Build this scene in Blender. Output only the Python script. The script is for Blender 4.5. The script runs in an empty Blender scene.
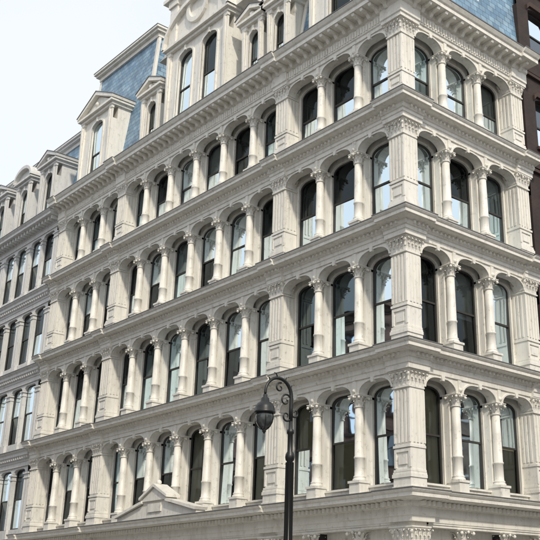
import bpy, bmesh, math, random
from mathutils import Vector, Matrix
random.seed(7)
scene=bpy.context.scene
R_=random.Random(11)

# ------------------------------------------------------------ materials
def newmat(name):
    m=bpy.data.materials.new(name); m.use_nodes=True
    nt=m.node_tree; nt.nodes.clear()
    out=nt.nodes.new('ShaderNodeOutputMaterial')
    return m,nt,out
def N(nt,t,**kw):
    n=nt.nodes.new(t)
    for k,v in kw.items(): setattr(n,k,v)
    return n
def noise(nt,vec,scale,detail=5,rough=.6):
    n=N(nt,'ShaderNodeTexNoise'); n.inputs['Scale'].default_value=scale
    n.inputs['Detail'].default_value=detail; n.inputs['Roughness'].default_value=rough
    nt.links.new(vec,n.inputs['Vector']); return n.outputs['Fac']
def ramp(nt,fac,stops):
    r=N(nt,'ShaderNodeValToRGB'); nt.links.new(fac,r.inputs['Fac'])
    e=r.color_ramp.elements
    while len(e)<len(stops): e.new(0.5)
    for i,(p,c) in enumerate(stops):
        e[i].position=p; e[i].color=(c[0],c[1],c[2],1)
    return r.outputs['Color']
def mixc(nt,a,b,fac,mode='MIX'):
    m=N(nt,'ShaderNodeMix',data_type='RGBA',blend_type=mode)
    if isinstance(fac,float): m.inputs[0].default_value=fac
    else: nt.links.new(fac,m.inputs[0])
    for i,c in ((6,a),(7,b)):
        if isinstance(c,tuple): m.inputs[i].default_value=(c[0],c[1],c[2],1)
        else: nt.links.new(c,m.inputs[i])
    return m.outputs[2]
def mapped(nt,scale):
    tc=N(nt,'ShaderNodeTexCoord'); mp=N(nt,'ShaderNodeMapping'); mp.inputs['Scale'].default_value=scale
    nt.links.new(tc.outputs['Object'],mp.inputs['Vector']); return mp.outputs['Vector']
def painted(name,base,dirt,amount=.5,rough=.55,bump=0):
    m,nt,out=newmat(name)
    p=N(nt,'ShaderNodeBsdfPrincipled'); nt.links.new(p.outputs[0],out.inputs[0])
    v1=mapped(nt,(1,1,1)); vs=mapped(nt,(3.2,3.2,.5))
    streak=noise(nt,vs,1.3,3,.7); fine=noise(nt,v1,6,4,.75)
    f1=ramp(nt,streak,[(.46,(0,0,0)),(.80,(amount*.8,)*3)])
    f2=ramp(nt,fine,[(.56,(0,0,0)),(.72,(amount*.9,)*3)])
    c1=mixc(nt,base,dirt,f1); c2=mixc(nt,c1,tuple(x*.6 for x in dirt),f2)
    nt.links.new(c2,p.inputs['Base Color']); p.inputs['Roughness'].default_value=rough
    if bump>0:
        b=N(nt,'ShaderNodeBump'); b.inputs['Strength'].default_value=bump; b.inputs['Distance'].default_value=.02
        nt.links.new(fine,b.inputs['Height']); nt.links.new(b.outputs[0],p.inputs['Normal'])
    return m
M_PAINT=painted('cast_iron_paint',(.80,.78,.72),(.40,.37,.31),.55,.45)
M_PAINT2=painted('grey_white_paint',(.66,.66,.645),(.33,.32,.30),.55)
M_FLASH=painted('weathered_flashing',(.13,.13,.13),(.06,.06,.06),.6)
M_SASH=painted('sash_paint',(.04,.037,.034),(.03,.03,.03),.4)
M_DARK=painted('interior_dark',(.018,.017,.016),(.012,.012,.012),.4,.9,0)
M_BLIND=painted('roller_blind',(.62,.54,.38),(.45,.4,.3),.3,.9,0)
M_BLINDW=painted('white_curtain',(.40,.41,.40),(.30,.31,.31),.5,.9,0)
M_BLACK=painted('black_iron',(.010,.012,.012),(.03,.025,.02),.4,.4)
M_STONE=painted('brown_stone',(.06,.038,.03),(.04,.03,.025),.6,.85)
M_CONC=painted('pavement_concrete',(.33,.32,.30),(.2,.19,.18),.5,.9)
M_ASPH=painted('asphalt',(.05,.05,.052),(.03,.03,.03),.5,.9,.4)
M_LINE=painted('road_paint',(.7,.7,.68),(.2,.2,.2),.7,.7)
M_GROUND=painted('ground_dirt',(.12,.11,.10),(.07,.07,.06),.5,.95)
def glassmat(name,refl,tint,opaque=False):
    m,nt,out=newmat(name)
    gl=N(nt,'ShaderNodeBsdfGlossy'); gl.inputs['Roughness'].default_value=.02; gl.inputs[0].default_value=tint
    if opaque:
        tr=N(nt,'ShaderNodeBsdfDiffuse'); tr.inputs[0].default_value=(.03,.035,.04,1)
    else:
        tr=N(nt,'ShaderNodeBsdfTransparent'); tr.inputs[0].default_value=(.54,.57,.55,1)
        v=mapped(nt,(1,1,1)); n=noise(nt,v,.9,1,.5)
        b=N(nt,'ShaderNodeBump'); b.inputs['Strength'].default_value=.16; b.inputs['Distance'].default_value=.04
        nt.links.new(n,b.inputs['Height']); nt.links.new(b.outputs[0],gl.inputs['Normal'])
    lw=N(nt,'ShaderNodeFresnel'); lw.inputs['IOR'].default_value=1.5
    ad=N(nt,'ShaderNodeMath',operation='ADD'); ad.use_clamp=True
    nt.links.new(lw.outputs[0],ad.inputs[0]); ad.inputs[1].default_value=refl
    mx=N(nt,'ShaderNodeMixShader'); nt.links.new(ad.outputs[0],mx.inputs[0])
    nt.links.new(tr.outputs[0],mx.inputs[1]); nt.links.new(gl.outputs[0],mx.inputs[2])
    nt.links.new(mx.outputs[0],out.inputs[0]); return m
M_GLASS=glassmat('window_glass',.0,(.72,.84,.90,1))
M_GLASS2=glassmat('coated_window_glass',.12,(.66,.84,.92,1))
M_GLASS3=glassmat('dark_window_glass',.1,(.8,.9,1,1),True)
def brickmat(name,c1,c2,mortar,scale,bw=.5,rh=.25,rough=.8,ms=.012):
    m,nt,out=newmat(name)
    p=N(nt,'ShaderNodeBsdfPrincipled'); nt.links.new(p.outputs[0],out.inputs[0])
    tc=N(nt,'ShaderNodeTexCoord'); sp=N(nt,'ShaderNodeSeparateXYZ'); nt.links.new(tc.outputs['Object'],sp.inputs[0])
    a=N(nt,'ShaderNodeMath',operation='ADD'); nt.links.new(sp.outputs[0],a.inputs[0]); nt.links.new(sp.outputs[1],a.inputs[1])
    cb=N(nt,'ShaderNodeCombineXYZ'); nt.links.new(a.outputs[0],cb.inputs[0]); nt.links.new(sp.outputs[2],cb.inputs[1])
    br=N(nt,'ShaderNodeTexBrick'); nt.links.new(cb.outputs[0],br.inputs['Vector'])
    br.inputs['Color1'].default_value=(*c1,1); br.inputs['Color2'].default_value=(*c2,1); br.inputs['Mortar'].default_value=(*mortar,1)
    br.inputs['Scale'].default_value=scale; br.inputs['Brick Width'].default_value=bw; br.inputs['Row Height'].default_value=rh
    br.inputs['Mortar Size'].default_value=ms
    n=noise(nt,mapped(nt,(1,1,1)),1.2,4)
    c=mixc(nt,br.outputs['Color'],ramp(nt,n,[(.3,(.55,.57,.6)),(.7,(1.15,1.12,1.1))]),1.0,'MULTIPLY')
    nt.links.new(c,p.inputs['Base Color']); p.inputs['Roughness'].default_value=rough
    return m
M_SLATE=brickmat('blue_slate',(.15,.28,.42),(.31,.46,.58),(.10,.17,.24),1.0,.36,.24,.5,.016)
M_BRICK=brickmat('brown_brick',(.035,.02,.017),(.05,.026,.021),(.04,.035,.03),1.0,.22,.075)
M_BRICK2=brickmat('tan_brick',(.30,.22,.16),(.36,.27,.2),(.3,.28,.25),1.0,.22,.075)
M_BRICK3=brickmat('red_brick',(.22,.10,.07),(.27,.13,.09),(.28,.25,.22),1.0,.22,.075)
def lampglass():
    m,nt,out=newmat('lamp_glass'); p=N(nt,'ShaderNodeBsdfPrincipled'); nt.links.new(p.outputs[0],out.inputs[0])
    n=noise(nt,mapped(nt,(1,1,1)),8,3); nt.links.new(ramp(nt,n,[(.3,(.03,.035,.035)),(.7,(.07,.08,.08))]),p.inputs['Base Color'])
    p.inputs['Roughness'].default_value=.08; p.inputs['Specular IOR Level'].default_value=.6; return m
M_LGLASS=lampglass()
MATS=[M_PAINT,M_PAINT2,M_FLASH,M_SASH,M_DARK,M_BLIND,M_BLINDW,M_GLASS,M_GLASS2,M_SLATE,M_BRICK,M_STONE,M_BLACK,M_LGLASS,M_BRICK2,M_BRICK3,M_GLASS3]
P,P2,FL,SA,DK,BL,BW,GL,GL2,SL,BR,ST,BK,LG,B2,B3,GL3=range(17)

# ------------------------------------------------------------ mesh builder
mapL=lambda p:(-p[1],p[0],p[2])
mapR=lambda p:(p[0],-p[1],p[2])
class MB:
    def __init__(s,mp=None): s.V=[];s.F=[];s.M=[];s.S=[];s.map=mp
    def add(s,vs,fs,mat,smooth=False):
        o=len(s.V); mp=s.map
        s.V.extend([mp(v) if mp else tuple(v) for v in vs])
        for f in fs: s.F.append([i+o for i in f]); s.M.append(mat); s.S.append(smooth)
    def box(s,a,b,d0,d1,z0,z1,mat):
        vs=[(a,d0,z0),(b,d0,z0),(b,d1,z0),(a,d1,z0),(a,d0,z1),(b,d0,z1),(b,d1,z1),(a,d1,z1)]
        s.add(vs,[(0,1,2,3),(4,5,6,7),(0,1,5,4),(1,2,6,5),(2,3,7,6),(3,0,4,7)],mat)
    def hexa(s,vs,mat): s.add(vs,[(0,1,2,3),(4,5,6,7),(0,1,5,4),(1,2,6,5),(2,3,7,6),(3,0,4,7)],mat)
    def lathe(s,sc,dc,prof,n,mat,smooth=True):
        vs=[];fs=[]
        for r,z in prof:
            for i in range(n):
                a=2*math.pi*i/n; vs.append((sc+r*math.cos(a),dc+r*math.sin(a),z))
        for j in range(len(prof)-1):
            for i in range(n):
                k=(i+1)%n; fs.append((j*n+i,j*n+k,(j+1)*n+k,(j+1)*n+i))
        fs.append(tuple(range(n))); fs.append(tuple((len(prof)-1)*n+i for i in range(n)))
        s.add(vs,fs,mat,smooth)
    def line(s,prof,a,b,mat):
        n=len(prof); vs=[(a,d,z) for d,z in prof]+[(b,d,z) for d,z in prof]
        fs=[(i,(i+1)%n,n+(i+1)%n,n+i) for i in range(n)]+[tuple(range(n)),tuple(range(n,2*n))]
        s.add(vs,fs,mat)
    def poly(s,pts,d0,d1,mat):   # pts (s,z)
        n=len(pts); vs=[(a,d0,z) for a,z in pts]+[(a,d1,z) for a,z in pts]
        fs=[(i,(i+1)%n,n+(i+1)%n,n+i) for i in range(n)]+[tuple(range(n)),tuple(range(n,2*n))]
        s.add(vs,fs,mat)
    def obj(s,name,parent=None):
        me=bpy.data.meshes.new(name); me.from_pydata(s.V,[],s.F)
        used=sorted(set(s.M)); ix={m:i for i,m in enumerate(used)}
        for m in used: me.materials.append(MATS[m])
        me.polygons.foreach_set('material_index',[ix[m] for m in s.M])
        me.polygons.foreach_set('use_smooth',s.S); me.update()
        bm=bmesh.new(); bm.from_mesh(me); bmesh.ops.recalc_face_normals(bm,faces=bm.faces); bm.to_mesh(me); bm.free()
        o=bpy.data.objects.new(name,me); scene.collection.objects.link(o)
        if parent: o.parent=parent
        return o
def empty(name):
    e=bpy.data.objects.new(name,None); scene.collection.objects.link(e); return e

def arch_curve(a,b,zs,zc,rx,n=7):
    rx=min(rx,(b-a)/2-.001); rz=zc-zs; pts=[]
    for i in range(n+1):
        t=math.pi/2*i/n; pts.append((a+rx-rx*math.cos(t),zs+rz*math.sin(t)))
    for i in range(n+1):
        t=math.pi/2*(1-i/n); pts.append((b-rx+rx*math.cos(t),zs+rz*math.sin(t)))
    return pts
def arch_plate(m,s0,s1,a,b,zs,zc,ztop,d0,d1,rx,mat):
    c=[(s0,zs)]+arch_curve(a,b,zs,zc,rx)+[(s1,zs)]
    n=len(c); vs=[]
    for x,z in c: vs+= [(x,d0,z),(x,d1,z),(x,d0,ztop),(x,d1,ztop)]
    fs=[]
    for i in range(n-1):
        p=4*i;q=4*i+4
        fs+=[(p+1,q+1,q+3,p+3),(p,q,q+2,p+2),(p,q,q+1,p+1),(p+2,q+2,q+3,p+3)]
    m.add(vs,fs,mat)
def ring(m,outer,inner,d0,d1,mat,closed=False):
    n=len(outer); vs=[]
    for (x,z),(u,w) in zip(outer,inner): vs+=[(x,d0,z),(x,d1,z),(u,d0,w),(u,d1,w)]
    fs=[]
    for i in range(n if closed else n-1):
        p=4*i;q=4*((i+1)%n)
        fs+=[(p+1,q+1,q+3,p+3),(p,q,q+2,p+2),(p,q,q+1,p+1),(p+2,q+2,q+3,p+3)]
    m.add(vs,fs,mat)
def leaf(m,sc,dc,ang,r0,z0,h,out,w,mat):
    ca,sa=math.cos(ang),math.sin(ang); rows=[(0,0,.8),(.12,.45,1.0),(.45,.85,.8),(1.0,1.0,.5),(1.15,.82,.15)]
    vs=[]
    for o,hz,ww in rows:
        r=r0+o*out; z=z0+h*hz; hw=w*ww/2
        vs+=[(sc+r*ca-hw*sa,dc+r*sa+hw*ca,z),(sc+(r+.012)*ca,dc+(r+.012)*sa,z+.004),(sc+r*ca+hw*sa,dc+r*sa-hw*ca,z)]
    fs=[]
    for j in range(len(rows)-1):
        for k in (0,1): fs.append((3*j+k,3*j+k+1,3*j+k+4,3*j+k+3))
    m.add(vs,fs,mat)
def ball(m,sc,dc,z,r,mat,n=8):
    m.lathe(sc,dc,[(r*math.sin(math.pi*i/6)+.001,z-r*math.cos(math.pi*i/6)) for i in range(7)],n,mat)
def capital_round(m,sc,dc,z,h,r,mat):
    k=h/.40
    m.lathe(sc,dc,[(r,z),(r+.035,z+.015*k),(r+.035,z+.04*k),(r,z+.055*k),(r*1.02,z+.22*k),(r*1.25,z+.30*k),(r*1.6,z+.345*k)],16,mat)
    for i in range(8): leaf(m,sc,dc,2*math.pi*i/8,r+.005,z+.05*k,.15*k,.10,.12*r/.16,mat)
    for i in range(8): leaf(m,sc,dc,2*math.pi*(i+.5)/8,r+.01,z+.13*k,.19*k,.14,.11*r/.16,mat)
    w=r*1.75
    m.box(sc-w,sc+w,dc-w,dc+w,z+.345*k,z+.375*k,mat); w*=1.1
    m.box(sc-w,sc+w,dc-w,dc+w,z+.375*k,z+.40*k,mat)
    for a in (-1,1):
        for b in (-1,1): ball(m,sc+a*w*.86,dc+b*w*.86,z+.30*k,.05*k,mat)
        ball(m,sc,dc+a*w*.95,z+.33*k,.045,mat)
def column(m,sc,dc,z0,ped,zcap,hcap,r,mat):
    w=r*1.45
    m.box(sc-w,sc+w,dc-w,dc+w,z0+.02,z0+ped,mat); w2=w+.035
    m.box(sc-w2,sc+w2,dc-w2,dc+w2,z0+ped-.07,z0+ped-.001,mat); m.box(sc-w2,sc+w2,dc-w2,dc+w2,z0,z0+.09,mat)
    zb=z0+ped; h=zcap-zb
    prof=[(r*1.38,zb),(r*1.42,zb+.03),(r*1.38,zb+.06),(r*1.12,zb+.085),(r*1.25,zb+.11),(r*1.22,zb+.135),(r*1.03,zb+.16),(r,zb+.3),
          (r*.99,zb+h*.30),(r*1.12,zb+h*.30+.015),(r*1.12,zb+h*.30+.06),(r*.98,zb+h*.30+.075),(r*.93,zb+h*.7),(r*.87,zcap-.001)]
    m.lathe(sc,dc,prof,18,mat); capital_round(m,sc,dc,zcap,hcap,r*.87,mat)
def pier(m,a,b,d0,d1,z0,ped,zcap,hcap,mat,flutes=4):
    e=.05
    m.box(a-e,b+e,d0,d1+e,z0,z0+.14,mat); m.box(a-.02,b+.02,d0,d1+.02,z0+.14,z0+ped-.1,mat); m.box(a-e,b+e,d0,d1+e,z0+ped-.1,z0+ped,mat)
    m.box(a+.005,b-.005,d0,d1-.04,z0+ped,zcap,mat)
    for q,(zz,ex) in enumerate(((0,.03),(.07,.015))): m.box(a-ex,b+ex,d0,d1+ex,z0+ped+zz+.001,z0+ped+zz+.06,mat)
    n=flutes; w=(b-a)
    zr=z0+ped+(zcap-z0-ped)*.30
    m.box(a-.022,b+.022,d0,d1+.022,zr,zr+.07,mat)
    for face in (0,1,2):
        for i in range(n+1):
            f=i/n; hw=.036
            if face==0:
                c=a+hw+(w-2*hw)*f
                m.box(c-hw,c+hw,d1-.042,d1,zr+.14,zcap-.06,mat)
            else:
                L=min(w,d1-d0); c=d1-hw-(L-2*hw)*f
                if i==0: continue
                x=a if face==1 else b
                m.box(x-.02,x+.02,c-hw,c+hw,zr+.142,zcap-.062,mat)
    for x0,x1 in ((a,a+.08),(b-.08,b)): m.box(x0,x1,d1-.042,d1,z0+ped+.18,zr-.04,mat)
    m.box(a+.08,b-.08,d1-.042,d1,zr-.12,zr-.04,mat); m.box(a+.16,b-.16,d1-.042,d1-.005,z0+ped+.27,zr-.2,mat)
    m.box(a-.03,b+.03,d0,d1+.03,zcap,zcap+.05,mat)
    m.box(a,b,d0,d1,zcap+.05,zcap+hcap-.08,mat)
    m.box(a-.07,b+.07,d0,d1+.07,zcap+hcap-.08,zcap+hcap-.04,mat); m.box(a-.1,b+.1,d0,d1+.1,zcap+hcap-.04,zcap+hcap,mat)
    for row,(zz,hh,oo) in enumerate(((.05,.17,.10),(.15,.2,.14))):
        k=4
        for i in range(k+row):
            f=(i+.5-.5*row)/k
            leaf(m,a+w*f,d1,math.pi/2,0,zcap+zz*hcap/.42,hh*hcap/.42,oo,.12,mat)
            L=min(w,d1-d0)
            leaf(m,a,d1-L*f,math.pi,0,zcap+zz*hcap/.42,hh*hcap/.42,oo,.12,mat)
            leaf(m,b,d1-L*f,0,0,zcap+zz*hcap/.42,hh*hcap/.42,oo,.12,mat)
    for x in (a,b): ball(m,x,d1+.03,zcap+hcap-.13,.07,mat)
    ball(m,(a+b)/2,d1+.05,zcap+hcap-.11,.06,mat)
def window(mf,mg,mi,a,b,z0,zs,zc,d,rx,rnd,sash=SA,pb=.3,pc=.18,blmix=.6,refl=.3,opq=False):
    fw=.06
    out=[(a,z0)]+arch_curve(a,b,zs,zc,rx)+[(b,z0)]
    inn=[(a+fw,z0+fw)]+arch_curve(a+fw,b-fw,zs,zc-fw,max(rx-fw,.05))+[(b-fw,z0+fw)]
    ring(mf,out,inn,d-.07,d,sash,True)
    zm=z0+(zc-z0)*.5
    mf.box(a+.01,b-.01,d-.062,d-.008,zm-.03,zm+.03,sash)
    def tl(): return rnd.uniform(-.02,.02),rnd.uniform(-.02,.02)
    cx=(a+b)/2; g=GL2 if rnd.random()<refl else GL
    if opq: g=GL3
    t1,t2=tl(); q=[(a+fw*.5,z0+.03),(b-fw*.5,z0+.03),(b-fw*.5,zm),(a+fw*.5,zm)]
    mg.add([(x,d-.05+t1*(x-cx)+t2*(z-zm),z) for x,z in q],[(0,1,2,3)],g)
    t1,t2=tl(); q=[(a+fw*.5,zm)]+arch_curve(a+fw*.5,b-fw*.5,zs,zc-fw*.5,max(rx-fw*.5,.05))+[(b-fw*.5,zm)]
    mg.add([(x,d-.03+t1*(x-cx)+t2*(z-zm),z) for x,z in q],[tuple(range(len(q)))],g)
    if opq: return
    u=rnd.random()
    if u<pb:
        f=rnd.choice([.25,.45,.5,.55,.75,1.0,1.0]) ; mat=BL if rnd.random()<blmix else BW
        zb=zc-(zc-z0)*f
        mi.box(a-.02,b+.02,d-.16,d-.15,zb,zc+.05,mat)
        mi.box(a,b,d-.165,d-.14,zb-.03,zb-.001,mat)
    elif u<pb+pc:
        for sgn in (0,1):
            w=(b-a)*rnd.uniform(.18,.35); x0=a if sgn==0 else b-w
            n=9; vs=[]
            for i in range(n+1):
                x=x0+w*i/n; dd=d-.2+(.03 if i%2 else -.03)
                vs+=[(x,dd,z0),(x,dd,zc+.05)]
            mi.add(vs,[(2*i,2*i+2,2*i+3,2*i+1) for i in range(n)],BW)
def moulding(m,prof,stL,stR,mat,corner=True):
    rows=[]
    for t,o in stL: rows.append([(-(d+o),t,z) for d,z in prof])
    if corner: rows.append([(-(d+.0+stL[-1][1]),-(d+stR[0][1]),z) for d,z in prof])
    for t,o in stR: rows.append([(t,-(d+o),z) for d,z in prof])
    n=len(prof); vs=[p for r in rows for p in r]; fs=[]
    for j in range(len(rows)-1):
        for i in range(n):
            k=(i+1)%n; fs.append((j*n+i,j*n+k,(j+1)*n+k,(j+1)*n+i))
    fs.append(tuple(range(n))); fs.append(tuple((len(rows)-1)*n+i for i in range(n)))
    mp=m.map; m.map=None; m.add(vs,fs,mat); m.map=mp

# ------------------------------------------------------------ MAIN BUILDING
LEV=[4.55,8.75,12.9,16.97,21.2]
LEND,REND=24.6,6.75
main=empty('cast_iron_building')
PW=.34
pL=[0.33,6.28,18.24,24.27]; pR=[.33,6.25]
colsL=[2.25,4.2]+[6.28+1.993*i for i in range(1,6)]+[20.25,22.25]
colsR=[2.22,4.15]
stL=[(LEND,.10),(pL[3]-.42,.10),(pL[3]-.42,0),(pL[2]+.42,0),(pL[2]+.42,.10),(pL[2]-.42,.10),(pL[2]-.42,0),(pL[1]+.42,0),(pL[1]+.42,.10),(pL[1]-.42,.10),(pL[1]-.42,0),(.78,0),(.78,.10)]
stR=[(.78,.10),(.78,0),(pR[1]-.42,0),(pR[1]-.42,.10),(REND,.10)]
trim=MB()
def corn(H,p=.5,h=.72):
    return [(-.35,H-h),(.05,H-h),(.05,H-h+.14),(.09,H-h+.16),(.09,H-.42),(.14,H-.40),(.17,H-.34),(.17,H-.27),(p-.12,H-.22),(p-.12,H-.21),(p-.05,H-.21),(p-.05,H-.11),(p-.01,H-.09),(p+.03,H-.045),(p+.03,H-.025),(-.35,H-.025)]
ENT=[.72,.68,.68,1.08]
for i,H in enumerate(LEV[:4]):
    p=.66 if i==0 else .54
    moulding(trim,corn(H,p,.8 if i==0 else ENT[i-1]),stL,stR,P)
    moulding(trim,[(-.3,H-.022),(p+.045,H-.022),(p+.045,H+.012),(-.3,H+.03)],stL,stR,FL)
H=LEV[4]
top=[(-.35,H-1.08),(.06,H-1.08),(.06,H-.96),(.11,H-.93),(.11,H-.55),(.18,H-.5),(.18,H-.34),(.7,H-.33),(.7,H-.18),(.76,H-.15),(.84,H-.04),(.84,H-.02),(-.35,H-.02)]
moulding(trim,top,stL,stR,P); moulding(trim,[(-.3,H-.017),(.86,H-.017),(.86,H+.02),(-.3,H+.04)],stL,stR,FL)
trim.obj('cornices',main)
for mp,pp,cols,end,nm in ((mapL,pL,colsL,LEND,'broad_front'),(mapR,pR,colsR,REND,'side_front')):
    mc=MB(mp); mf=MB(mp); mg=MB(mp); mi=MB(mp); md=MB(mp)
    axes=sorted([(c,0) for c in cols]+[(c,1) for c in pp])
    s=.05
    while s<end-.15:
        off=.10 if any(abs(s+.045-c)<.44 for c in pp) or s<.78 else 0
        H=LEV[0]; md.box(s,s+.09,.10,.33+off,H-.40,H-.275,P)
        for q in (1,2,3): md.box(s+.01,s+.07,.10,.24+off,LEV[q]-.36,LEV[q]-.272,P)
        s+=.19
    s=.35
    while s<end-.2:
        H=LEV[4]
        md.poly([(s,H-.55),(s+.13,H-.55),(s+.13,H-.345),(s,H-.345)],.1,.28,P)
        md.line([(.1,H-.60),(.26,H-.58),(.36,H-.46),(.62,H-.43),(.66,H-.345),(.1,H-.345)],s+.005,s+.135,P)
        s+=.42
    s=.2
    while s<end-.2:
        md.box(s,s+.07,.1,.15,LEV[4]-.88,LEV[4]-.66,P); s+=.14
    for fl in range(4):
        z0=LEV[fl]; z1=LEV[fl+1]
        top_=z1-ENT[fl]
        hcap=.38; zcap=top_-.44-hcap; zs=zcap+hcap; zc=top_-.09
        for c,isp in axes:
            if isp:
                a,b=c-PW,c+PW
                if c<1 :
                    if mp is mapR: continue
                    a,b=0.02,.66
                ph=.50; pz=top_-ph-.02
                pier(mc,a,b,-.66,.03 if c>=1 else -.02,z0+.02,.48,pz,ph+.018,P,4)
            else:
                column(mc,c,-.16,z0+.02,.46,zcap,hcap,.15,P)
                mc.box(c-.16,c+.16,-.66,-.30,z0+.02,zs+.02,P)
                mc.box(c-.20,c+.20,-.67,-.27,zcap+hcap-.1,zcap+hcap+.025,P)
                mc.box(c-.07,c+.07,0,.05,zs+.02,top_-.02,P)
                ball(mc,c,.05,zs+.12,.07,P)
        for (c0,k0),(c1,k1) in zip(axes[:-1],axes[1:]):
            s0=c0+(PW if k0 else 0); s1=c1-(PW if k1 else 0)
            a=s0+(.03 if k0 else .17); b=s1-(.03 if k1 else .17)
            arch_plate(mc,s0,s1,a,b,zs,zc,top_+.002,-.34,0,.5,P)
            oc=arch_curve(a-.05,b+.05,zs,zc+.05,.55); ic=arch_curve(a,b,zs,zc,.5)
            ring(mc,oc,ic,-.02,.035,P)
            mid=(s0+s1)/2
            mc.poly([(mid-.05,zc-.07),(mid+.05,zc-.07),(mid+.08,top_+.001),(mid-.08,top_+.001)],-.05,.07,P)
            mc.box(s0+.05,s1-.05,-.66,-.36,z0+.01,z0+.28,P); mc.box(s0+.02,s1-.02,-.67,-.30,z0+.28,z0+.34,P)
            wa,wb=a+.03,b-.03
            if k0: wa=a+.10
            if k1: wb=b-.10
            arch_plate(mf,s0-.02,s1+.02,wa,wb,zs-.02,zc-.10,top_+.3,-.70,-.55,.44,P)
            mf.box(s0-.02,wa,-.70,-.55,z0+.335,zs-.021,P); mf.box(wb,s1+.02,-.70,-.55,z0+.335,zs-.021,P)
            oc=arch_curve(wa-.05,wb+.05,zs-.02,zc-.05,.48); ic=arch_curve(wa,wb,zs-.02,zc-.10,.44)
            ring(mf,[(wa-.05,z0+.35)]+oc+[(wb+.05,z0+.35)],[(wa,z0+.35)]+ic+[(wb,z0+.35)],-.56,-.52,P)
            low=(fl==0)
            window(mf,mg,mi,wa+.002,wb-.002,z0+.345,zs-.02,zc-.105,-.60,.44,R_,pb=(.95 if low and mp is mapR else .65 if low else .27),pc=.06,blmix=(.95 if low else .5),refl=(.03 if low else .35))  # lowest side floor: extra cream blinds, their colour standing in for warm room glow
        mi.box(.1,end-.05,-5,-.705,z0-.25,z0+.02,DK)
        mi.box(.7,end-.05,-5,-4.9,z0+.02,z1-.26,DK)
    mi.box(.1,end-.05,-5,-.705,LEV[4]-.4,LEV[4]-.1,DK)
    # ---- ground floor
    z1=LEV[0]; top_=z1-.8; zcap=top_-.62
    for c,isp in axes:
        if isp:
            a,b=c-.36,c+.36
            if c<1:
                if mp is mapR: continue
                a,b=-.02,.7
            pier(mc,a,b,-.66,.04 if c>=1 else .02,.16,.7,zcap,.5,P,4)
            mc.box(a+.03,b-.03,-.6,.02,zcap+.5,top_+.003,P)
        else:
            column(mc,c,-.16,.16,.6,zcap+.08,.42,.18,P)
    mc.box(.66,end,-.34,0,top_-.12,top_+.002,P); mc.box(.66,end,-.34,.03,top_-.05,top_+.001,P)
    mc.box(.66,end,-.62,-.36,top_-.5,top_+.1,P)
    for (c0,k0),(c1,k1) in zip(axes[:-1],axes[1:]):
        a=c0+.36 if k0 else c0+.12; b=c1-.36 if k1 else c1-.12
        ring(mf,[(a,.2),(b,.2),(b,top_-.45),(a,top_-.45)],[(a+.08,.9),(b-.08,.9),(b-.08,top_-.55),(a+.08,top_-.55)],-.66,-.58,SA,True)
        mf.box(a+.02,b-.02,-.65,-.6,top_-1.15,top_-1.08,SA)
        mg.add([(a+.04,-.62,.85),(b-.04,-.62,.85),(b-.04,-.62,top_-.5),(a+.04,-.62,top_-.5)],[(0,1,2,3)],GL)
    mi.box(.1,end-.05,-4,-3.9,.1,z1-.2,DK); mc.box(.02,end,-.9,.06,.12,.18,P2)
    if mp is mapL:
        c=12.5; z=LEV[0]+.02
        mc.poly([(c-2.7,z),(c+2.7,z),(c+2.7,z+.12),(c+.85,z+.5),(c+.85,z+.62),(c-.85,z+.62),(c-.85,z+.5),(c-2.7,z+.12)],.12,.5,P)
        mc.poly([(c-2.75,z+.121),(c-.8,z+.56),(c-.8,z+.66),(c-2.8,z+.22)],.08,.62,P); mc.poly([(c+2.75,z+.121),(c+.8,z+.56),(c+.8,z+.66),(c+2.8,z+.22)],.08,.62,P)
        mc.poly([(c-.8,z+.62),(c+.8,z+.62),(c+.8,z+.7),(c,z+1.1),(c-.8,z+.7)],.1,.58,P)
        mc.poly([(c-.95,z+.68),(c,z+1.12),(c+.95,z+.68),(c+.95,z+.77),(c,z+1.23),(c-.95,z+.77)],.05,.66,P)
        mc.box(c-.45,c+.45,.5,.55,z+.22,z+.52,P); ball(mc,c,.4,z+1.28,.1,P)
    mc.obj(nm+'_columns_and_arches',main); mf.obj(nm+'_window_frames',main); mg.obj(nm+'_glass',main); mi.obj(nm+'_blinds_and_rooms',main); md.obj(nm+'_brackets',main)

bd=MB()
bd.box(.7,18,LEND-.02,LEND+.06,0.1,LEV[4]-.1,BR); bd.box(5.2,18,5.2,LEND-.1,.1,LEV[4]-.05,BR)
bd.box(.3,18,.3,LEND-.1,LEV[4]-.08,LEV[4]+.02,FL)
bd.box(REND-.05,REND,.7,8,.1,LEV[4]-.1,BR)
bd.obj('structure',main)

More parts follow.
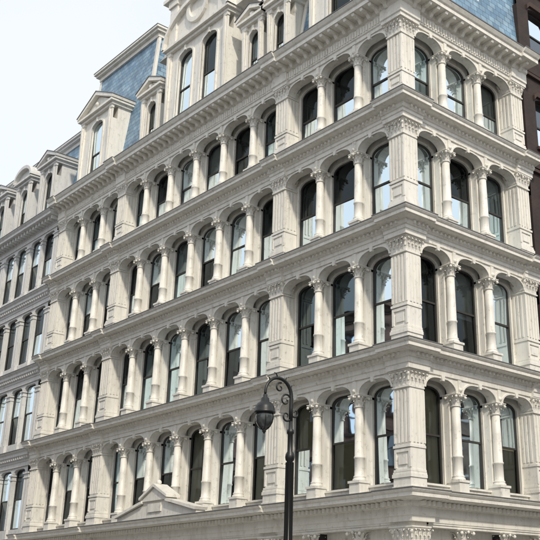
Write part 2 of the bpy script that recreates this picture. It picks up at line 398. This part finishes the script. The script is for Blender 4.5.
# ------------------------------------------------------------ roof of the main building
def mansard(m,s0,s1,z0,z1,d0=-.55,d1=-1.7,mat=SL,crest=P,back=-7,endin=.55):
    n=6; pr=[]
    for i in range(n+1):
        f=i/n; pr.append((d0+(d1-d0)*(f**.7),endin*(f**.7),z0+(z1-z0)*f))
    vs=[]
    for d,e,z in pr: vs+=[(s0+e,d,z),(s1-e,d,z),(s1-e,back,z),(s0+e,back,z)]
    fs=[]
    for j in range(n):
        for k in range(4): fs.append((4*j+k,4*j+(k+1)%4,4*j+4+(k+1)%4,4*j+4+k))
    fs.append((4*n,4*n+1,4*n+2,4*n+3)); m.add(vs,fs,mat)
    e=endin
    m.box(s0+e-.12,s1-e+.12,back,d1+.12,z1-.25,z1+.0,crest); m.box(s0+e-.28,s1-e+.28,back,d1+.28,z1+.001,z1+.14,crest)
    m.box(s0+e-.38,s1-e+.38,back,d1+.38,z1+.141,z1+.26,crest); m.box(s0+e-.40,s1-e+.40,back,d1+.40,z1+.261,z1+.29,FL)
    for sgn,x in ((1,s0),(-1,s1)):
        for j in range(n):
            d,e1,z=pr[j]; dd,e2,zz=pr[j+1]
            x0=x+sgn*e1;x1=x+sgn*e2
            m.hexa([(x0-.09,d+.05,z),(x0+.09,d+.05,z),(x0+.09,d-.1,z),(x0-.09,d-.1,z),(x1-.09,dd+.05,zz),(x1+.09,dd+.05,zz),(x1+.09,dd-.1,zz),(x1-.09,dd-.1,zz)],crest)
def dormer(m,mg,mi,c,w,z0,h,d0,d1,wins,ped='tri',mat=P,wall=.3,rnd=R_):
    a,b=c-w/2,c+w/2; zt=z0+h
    zwin=z0+.35; zcr=zt-.38; zsp=zcr-.38
    edges=[a]+[c+(wins[i][0]+wins[i+1][0])/2 for i in range(len(wins)-1)]+[b]
    for i,(o,ww) in enumerate(wins):
        wa,wb=c+o-ww/2,c+o+ww/2
        arch_plate(m,edges[i],edges[i+1],wa,wb,zsp,zcr,zt,d1-.25,d1,ww/2,mat)
        m.box(edges[i],wa,d1-.25,d1,z0,zsp-.001,mat); m.box(wb,edges[i+1],d1-.25,d1,z0,zsp-.001,mat); m.box(wa,wb,d1-.25,d1+.03,z0,zwin,mat)
        ring(m,[(wa-.1,zwin)]+arch_curve(wa-.1,wb+.1,zsp,zcr+.1,ww/2+.1)+[(wb+.1,zwin)],[(wa,zwin)]+arch_curve(wa,wb,zsp,zcr,ww/2)+[(wb,zwin)],d1-.02,d1+.06,mat)
        m.box(c+o-.07,c+o+.07,d1,d1+.11,zcr-.03,zcr+.22,mat)
        window(m,mg,mi,wa+.002,wb-.002,zwin,zsp,zcr-.01,d1-.14,ww/2,rnd,refl=.2,pb=.2,pc=.1)
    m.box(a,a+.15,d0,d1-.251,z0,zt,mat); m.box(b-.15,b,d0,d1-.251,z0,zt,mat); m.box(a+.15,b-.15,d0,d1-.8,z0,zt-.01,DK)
    for x in [a+.1,b-.1]:
        m.box(x-.14,x+.14,d1,d1+.12,z0,z0+.3,mat); m.box(x-.11,x+.11,d1,d1+.09,z0+.3,zt-.22,mat); m.box(x-.15,x+.15,d1,d1+.14,zt-.22,zt-.05,mat)
        m.line([(d1+.1,z0+.5),(d1+.1,zt-.3),(d1+.2,zt-.3)],x-.06,x+.06,mat)
    m.box(a-.12,b+.12,d0,d1+.16,zt-.05,zt+.10,mat); m.box(a-.25,b+.25,d0,d1+.3,zt+.101,zt+.22,mat)
    z=zt+.22
    if ped=='tri':
        hh=w*.27
        m.poly([(a-.12,z),(b+.12,z),(c,z+hh)],d0,d1+.1,mat)
        for sg in (-1,1):
            m.poly([(c+sg*(w/2+.30),z+.001),(c+sg*(w/2+.34),z+.14),(c,z+hh+.24),(c,z+hh+.02)],d0,d1+.32,mat)
            m.poly([(c+sg*(w/2+.36),z+.141),(c+sg*(w/2+.36),z+.175),(c,z+hh+.275),(c,z+hh+.241)],d0,d1+.35,FL)
        ball(m,c,d1+.1,z+hh*.42,.16,mat,10)
    else:
        r=w/2+.25; hh=w*.36
        pts=[(c+r*math.cos(math.pi*i/16),z+hh*math.sin(math.pi*i/16)) for i in range(17)]
        m.poly(pts,d0,d1+.1,mat)
        po=[(c+(r+.06)*math.cos(math.pi*i/16),z+(hh+.2)*math.sin(math.pi*i/16)+.002) for i in range(17)]
        pi_=[(c+(r-.1)*math.cos(math.pi*i/16),z+(hh)*math.sin(math.pi*i/16)+.002) for i in range(17)]
        ring(m,po,pi_,d0,d1+.34,mat)
rf=MB(mapL); rg=MB(mapL); ri=MB(mapL); Z=LEV[4]+.03
mansard(rf,18.3,25.2,Z,29.6,d1=-1.5,endin=.45)
mansard(rf,14.6,18.6,Z,25.9,endin=.05)
mansard(rf,6.0,10.2,Z,25.9,endin=.05)
mansard(rf,-.0,6.4,Z,29.6,d1=-1.5,endin=.45)
rf.box(.1,LEND,-.6,-.3,Z,Z+.5,P); rf.box(.1,LEND,-.62,-.24,Z+.5,Z+.58,P)
dormer(rf,rg,ri,21.9,3.1,Z,4.3,-2.2,-.15,[(0,1.25)],'tri')
dormer(rf,rg,ri,16.7,1.6,Z,3.3,-2.0,-.3,[(0,.8)],'tri')
dormer(rf,rg,ri,8.7,1.3,Z,3.3,-2.0,-.3,[(0,.7)],'tri')
dormer(rf,rg,ri,7.0,1.3,Z,3.3,-2.0,-.3,[(0,.7)],'tri')
dormer(rf,rg,ri,3.1,3.3,Z,4.6,-2.2,-.05,[(0,1.25)],'tri')
c=12.5
dormer(rf,rg,ri,c,4.7,Z,4.5,-4,.02,[(-.95,1.2),(.95,1.2)],'none_')
z=Z+4.5+.22
rf.box(c-2.3,c+2.3,-4,.08,z,z+2.6,P)
ring(rf,[(c+.85*math.cos(2*math.pi*i/28),z+1.3+.85*math.sin(2*math.pi*i/28)) for i in range(28)],[(c+.62*math.cos(2*math.pi*i/28),z+1.3+.62*math.sin(2*math.pi*i/28)) for i in range(28)],.05,.25,P,True)
for sg in (-1,1):
    x=c+sg*2.0
    rf.box(x-.3,x+.3,.05,.22,z,z+2.4,P); rf.box(x-.38,x+.38,.03,.3,z+2.2,z+2.6,P)
    pts=[(c+sg*2.45,z-.0)]+[(c+sg*(2.45+1.1*(1-math.sin(t*math.pi/2/8))),z+1.9*(1-math.cos(t*math.pi/2/8))) for t in range(9)]
    rf.poly(pts,-.9,-.1,P)
rf.box(c-2.75,c+2.75,-4,.4,z+2.6,z+2.8,P)
rf.obj('mansard_roof_and_dormers',main); rg.obj('dormer_glass',main); ri.obj('dormer_blinds',main)
rs=MB(mapR); rsg=MB(mapR); rsi=MB(mapR)
mansard(rs,.9,6.7,Z,29.3,d1=-1.5,endin=.3,back=-6); rs.box(.3,6.7,-.6,-.3,Z,Z+.5,P)
dormer(rs,rsg,rsi,3.4,2.4,Z,4.2,-2.2,-.3,[(0,1.1)],'tri')
rs.obj('side_mansard_roof',main); rsg.obj('side_dormer_glass',main); rsi.obj('side_dormer_blinds',main)

# ------------------------------------------------------------ LEFT NEIGHBOUR
nb=empty('mansard_office_building')
m=MB(mapL); g=MB(mapL); ii=MB(mapL)
NL=[4.4,8.55,12.7,16.75,20.9]; s0,s1=24.72,48.0
bayw=1.65; nbay=14
for fl in range(5):
    z0=NL[fl-1] if fl else .15; z1=NL[fl]
    pj=.34 if fl<4 else .7
    prof=[(-.3,z1-.75),(.04,z1-.75),(.04,z1-.55),(.08,z1-.53),(.08,z1-.38),(.13,z1-.33),(pj-.1,z1-.26),(pj-.1,z1-.14),(pj,z1-.05),(pj,z1-.02),(-.3,z1-.02)]
    m.line(prof,s0,s1,P2); m.line([(-.25,z1-.018),(pj+.02,z1-.018),(pj+.02,z1+.02),(-.25,z1+.02)],s0,s1,FL)
    s=s0+.1
    while s<s1-.2:
        m.box(s,s+.1,.05,.2 if fl<4 else .45,z1-.48 if fl==4 else z1-.42,z1-.335+ (.03 if fl<4 else 0.04),P2); s+=.24 if fl<4 else .36
    top_=z1-.75
    for k in range(nbay+1):
        c=s0+.3+k*bayw; w=.25 if k%2==0 else .13
        m.box(c-w-.03,c+w+.03,-.5,.03,z0+.02,z0+.45,P2); m.box(c-w,c+w,-.5,0.0,z0+.45,top_-.6,P2)
        m.box(c-w-.03,c+w+.03,-.5,.04,top_-.6,top_-.55,P2); m.box(c-w+.01,c+w-.01,-.5,.02,top_-.55,top_-.4,P2); m.box(c-w-.05,c+w+.05,-.5,.07,top_-.4,top_-.33,P2)
        for f in (-.6,.6): m.box(c+f*w-.025,c+f*w+.025,0,.02,z0+.5,top_-.65,P2)
        if k<nbay:
            n2=c+bayw; w2=.25 if (k+1)%2==0 else .13
            arch_plate(m,c,n2,c+w,n2-w2,top_-.30,top_-.10,top_+.003,-.3,-.02,.3,P2)
            m.box(c+w,n2-w2,-.5,-.1,z0+.02,z0+.5,P2)
            window(m,g,ii,c+w+.002,n2-w2-.002,z0+.5,top_-.31,top_-.11,-.18,.29,R_,pb=.2,pc=.1,refl=.0)
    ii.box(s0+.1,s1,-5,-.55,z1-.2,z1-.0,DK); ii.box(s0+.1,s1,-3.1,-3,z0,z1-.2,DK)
mansard(m,s0-.0,s1,NL[4]+.03,26.4,d0=-.4,d1=-1.6,crest=P2,endin=.1)
for k,c in enumerate([27.0,30.1,33.2,36.3,39.4,42.5]):
    dormer(m,g,ii,c,1.75,NL[4]+.03,3.4,-2,-.1,[(0,.95)],'tri' if k%2==0 else 'seg',P2)
m.obj('facade_and_roof',nb); g.obj('glass',nb); ii.obj('blinds_and_rooms',nb)
bb=MB(); bb.box(3.2,16,24.75,48,.1,20.8,BR); bb.obj('structure',nb)

# ------------------------------------------------------------ generic buildings
def block(name,mp,s0,s1,h,wall,trimm,depth,fh=3.9,bw=2.2,depthwin=.22):
    e=empty(name); m=MB(mp); g=MB(mp); i_=MB(mp)
    nf=int(h//fh); fh=h/nf; nb_=max(1,int((s1-s0)//bw)); bw=(s1-s0)/nb_
    m.box(s0,s1,-depth,-1.2,.1,h,wall)
    for f in range(nf):
        z0=.1+f*fh if f else .1; z1=(f+1)*fh
        for k in range(nb_):
            a=s0+k*bw; b=a+bw; wa=a+bw*.24; wb=b-bw*.24; zs=z1-fh*.28; zc=zs+.18
            arch_plate(m,a,b,wa,wb,zs,zc,z1,-.4,0,bw*.26,wall)
            m.box(a,wa,-.4,0,z0,zs,wall); m.box(wb,b,-.4,0,z0,zs,wall); m.box(wa,wb,-.4,0,z0,z0+fh*.22,wall)
            m.box(wa-.12,wb+.12,0.002,.1,z0+fh*.22-.12,z0+fh*.22,trimm)
            m.poly([(wa-.12,zs+.02),(wa-.12,zs+.22),(wa+.1,zc+.25),(wb-.1,zc+.25),(wb+.12,zs+.22),(wb+.12,zs+.02),(wb-.05,zc+.03),(wa+.05,zc+.03)],.002,.09,trimm)
            window(m,g,i_,wa,wb,z0+fh*.22,zs,zc,-depthwin,bw*.26,R_,opq=True)
        m.box(s0,s1,.003,.12,z1-.18,z1-.06,trimm)
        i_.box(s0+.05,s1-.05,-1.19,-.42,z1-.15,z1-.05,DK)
    m.line([(-.4,h),(.15,h),(.2,h+.3),(.6,h+.45),(.7,h+.8),(-.4,h+.8)],s0,s1,trimm)
    m.obj('walls',e); g.obj('glass',e); i_.obj('floors',e)
    return e
block('brown_brick_building',mapR,REND+.03,22,29.5,BR,ST,14,4.1,2.8)
block('tan_brick_building',lambda p:(-24+p[1],p[0],p[2]),-3,24,17,B2,P2,12)
block('red_brick_building',lambda p:(-24+p[1],p[0],p[2]),24.2,55,21,B3,ST,12)
block('red_brick_corner_building',lambda p:(p[0],-20.5+p[1],p[2]),-5,14,12,B3,P2,12)
block('tan_brick_loft_building',lambda p:(p[0],-20.5+p[1],p[2]),14.2,40,16,B2,P2,12)

# ------------------------------------------------------------ street lamp (bishop's crook)
lamp=empty('street_lamp')
lx,ly=-5.84,-1.80
lm=MB(lambda p:(lx-p[0],ly+p[1],p[2]))
lm.lathe(0,0,[(.26,.16),(.26,.24),(.22,.28),(.2,.5),(.17,.62),(.19,.68),(.15,.74),(.12,1.0),(.105,1.25),(.13,1.3),(.13,1.36),(.09,1.42),(.085,2.6),(.11,2.64),(.11,2.70),(.08,2.74),(.07,4.6),(.10,4.64),(.11,4.70),(.10,4.76),(.065,4.82),(.06,5.2),(.085,5.23),(.085,5.29),(.05,5.33),(.042,5.6)],14,BK)
for i in range(10):
    a=2*math.pi*i/10; lm.box(.078*math.cos(a)-.012,.078*math.cos(a)+.012,.078*math.sin(a)-.012,.078*math.sin(a)+.012,1.45,4.58,BK)
def tube(m,pts,rads,mat,n=10):
    rows=[];vs=[];fs=[]
    for j,p in enumerate(pts):
        p=Vector(p); q=Vector(pts[min(j+1,len(pts)-1)])-Vector(pts[max(j-1,0)]); q.normalize()
        side=Vector((0,1,0)); up=q.cross(side).normalized()
        for i in range(n):
            a=2*math.pi*i/n; vs.append(tuple(p+(side*math.cos(a)+up*math.sin(a))*rads[j]))
    for j in range(len(pts)-1):
        for i in range(n):
            k=(i+1)%n; fs.append((j*n+i,j*n+k,(j+1)*n+k,(j+1)*n+i))
    fs.append(tuple(range(n))); fs.append(tuple((len(pts)-1)*n+i for i in range(n)))
    m.add(vs,fs,mat,True)
rr=.375; zc_=6.06
pts=[(0,0,5.5),(0,0,5.8)]+[(rr-rr*math.cos(t*math.pi/14),0,zc_+rr*math.sin(t*math.pi/14)) for t in range(15)]+[(2*rr,0,6.02)]
tube(lm,pts,[.048]*2+[.046-.001*t for t in range(15)]+[.028],BK)
def spiral(cx,cz,r0,r1,a0,a1,n=22): return [(cx+(r0+(r1-r0)*i/n)*math.cos(a0+(a1-a0)*i/n),0,cz+(r0+(r1-r0)*i/n)*math.sin(a0+(a1-a0)*i/n)) for i in range(n+1)]
for sp in (spiral(.16,5.95,.17,.03,math.pi,-math.pi*1.3),spiral(.13,5.60,.13,.03,math.pi*1.05,math.pi*3.2),spiral(-.12,5.70,.12,.025,0,-math.pi*2),spiral(.34,6.22,.12,.03,math.pi*.6,-math.pi*1.4)):
    tube(lm,sp,[.024-.010*i/len(sp) for i in range(len(sp))],BK,6)
for k,(x,z_) in enumerate(((.02,6.22),(.18,6.38),(.42,6.42),(.62,6.3))): leaf(lm,x,0,math.pi if k<2 else 0,.0,z_,.13,.08,.05,BK)
L=2*rr
lm.lathe(L,0,[(.02,6.02),(.05,6.0),(.05,5.95),(.09,5.92),(.10,5.84),(.17,5.80),(.215,5.72),(.225,5.64),(.24,5.62),(.24,5.585),(.2,5.58)],18,BK)
lm.lathe(L,0,[(.195,5.585),(.205,5.5),(.185,5.38),(.13,5.28),(.06,5.23)],18,LG)
lm.lathe(L,0,[(.065,5.235),(.04,5.2),(.045,5.18),(.015,5.14)],10,BK)
for i in range(6):
    a=2*math.pi*i/6
    tube(lm,[(L+r*math.cos(a),r*math.sin(a),z_) for r,z_ in ((.20,5.585),(.212,5.5),(.192,5.38),(.137,5.28),(.065,5.225))],[.009]*5,BK,5)
lm.obj('post_crook_and_lantern',lamp)

# ------------------------------------------------------------ ground, road, pavements
def sheet(name,x0,x1,y0,y1,z,mat,h=None):
    b=MB()
    if h is None: b.add([(x0,y0,z),(x1,y0,z),(x1,y1,z),(x0,y1,z)],[(0,1,2,3)],0)
    else: b.box(x0,x1,y0,y1,h,z,0)
    o=b.obj(name); o.data.materials.clear(); o.data.materials.append(mat); return o
sheet('ground',-900,900,-900,900,-.01,M_GROUND)
sheet('road',-17,-6.6,-250,250,0.0,M_ASPH); sheet('road',-250,250,-14,-4.3,.004,M_ASPH)
for i,(a,b,c_,d_) in enumerate(((-6.6,60,-4.3,60),(-60,-17,-4.3,60),(-6.6,60,-60,-14),(-60,-17,-60,-14))):
    sheet('pavement',a,b,c_,d_,.14,M_CONC,-.005)
mk=MB()
for i in range(9): mk.add([(-16.4+i*1.1,-3.9,.01),(-15.9+i*1.1,-3.9,.01),(-15.9+i*1.1,-1.2,.01),(-16.4+i*1.1,-1.2,.01)],[(0,1,2,3)],0)
for i in range(30): mk.add([(-11.9,2+i*6,.01),(-11.75,2+i*6,.01),(-11.75,5+i*6,.01),(-11.9,5+i*6,.01)],[(0,1,2,3)],0)
o=mk.obj('road_markings'); o.data.materials.clear(); o.data.materials.append(M_LINE)

# ------------------------------------------------------------ light
w=bpy.data.worlds.new('World'); scene.world=w; w.use_nodes=True; nt=w.node_tree
bg=nt.nodes['Background']; sky=nt.nodes.new('ShaderNodeTexSky'); sky.sky_type='NISHITA'; sky.sun_disc=False
sd=Vector((-.36,-.82,.72)).normalized()
el=math.asin(sd.z); rot=math.atan2(sd.x,sd.y)
sky.sun_elevation=el; sky.sun_rotation=rot; sky.air_density=1.0; sky.dust_density=4.0; sky.ozone_density=1.0
tc=nt.nodes.new('ShaderNodeTexCoord'); cn=nt.nodes.new('ShaderNodeTexNoise'); cn.inputs['Scale'].default_value=2.2; cn.inputs['Detail'].default_value=3
nt.links.new(tc.outputs['Generated'],cn.inputs['Vector'])
cr=nt.nodes.new('ShaderNodeValToRGB'); cr.color_ramp.elements[0].position=.3; cr.color_ramp.elements[0].color=(.84,.91,1,1); cr.color_ramp.elements[1].position=.7; cr.color_ramp.elements[1].color=(.95,.975,1,1)
nt.links.new(cn.outputs['Fac'],cr.inputs['Fac'])
sc=nt.nodes.new('ShaderNodeVectorMath'); sc.operation='SCALE'; sc.inputs['Scale'].default_value=7.5; nt.links.new(cr.outputs[0],sc.inputs[0])
mx=nt.nodes.new('ShaderNodeMix'); mx.data_type='RGBA'; mx.inputs[0].default_value=.88
nt.links.new(sky.outputs[0],mx.inputs[6]); nt.links.new(sc.outputs[0],mx.inputs[7])
nt.links.new(mx.outputs[2],bg.inputs[0]); bg.inputs[1].default_value=.15
ld=bpy.data.lights.new('sun','SUN'); ld.energy=2.6; ld.angle=math.radians(2.5); ld.color=(1,.91,.77)
lo=bpy.data.objects.new('sun',ld); scene.collection.objects.link(lo); lo.rotation_euler=(-sd).to_track_quat('-Z','Y').to_euler()

# ------------------------------------------------------------ camera
cam=bpy.data.cameras.new('camera'); co=bpy.data.objects.new('camera',cam); scene.collection.objects.link(co)
pitch=math.radians(20.79); az=math.radians(47)
co.location=(-18.97,-17.85,1.65)
fwd=Vector((math.cos(az)*math.cos(pitch),math.sin(az)*math.cos(pitch),math.sin(pitch)))
co.rotation_euler=fwd.to_track_quat('-Z','Y').to_euler()
cam.sensor_width=36; cam.lens=36*914/540; cam.shift_x=-(350-270)/540; cam.shift_y=-(270-256)/540
cam.clip_end=3000; cam.clip_start=.1
scene.camera=co
scene.view_settings.view_transform='Standard'; scene.view_settings.look='None'; scene.view_settings.exposure=0
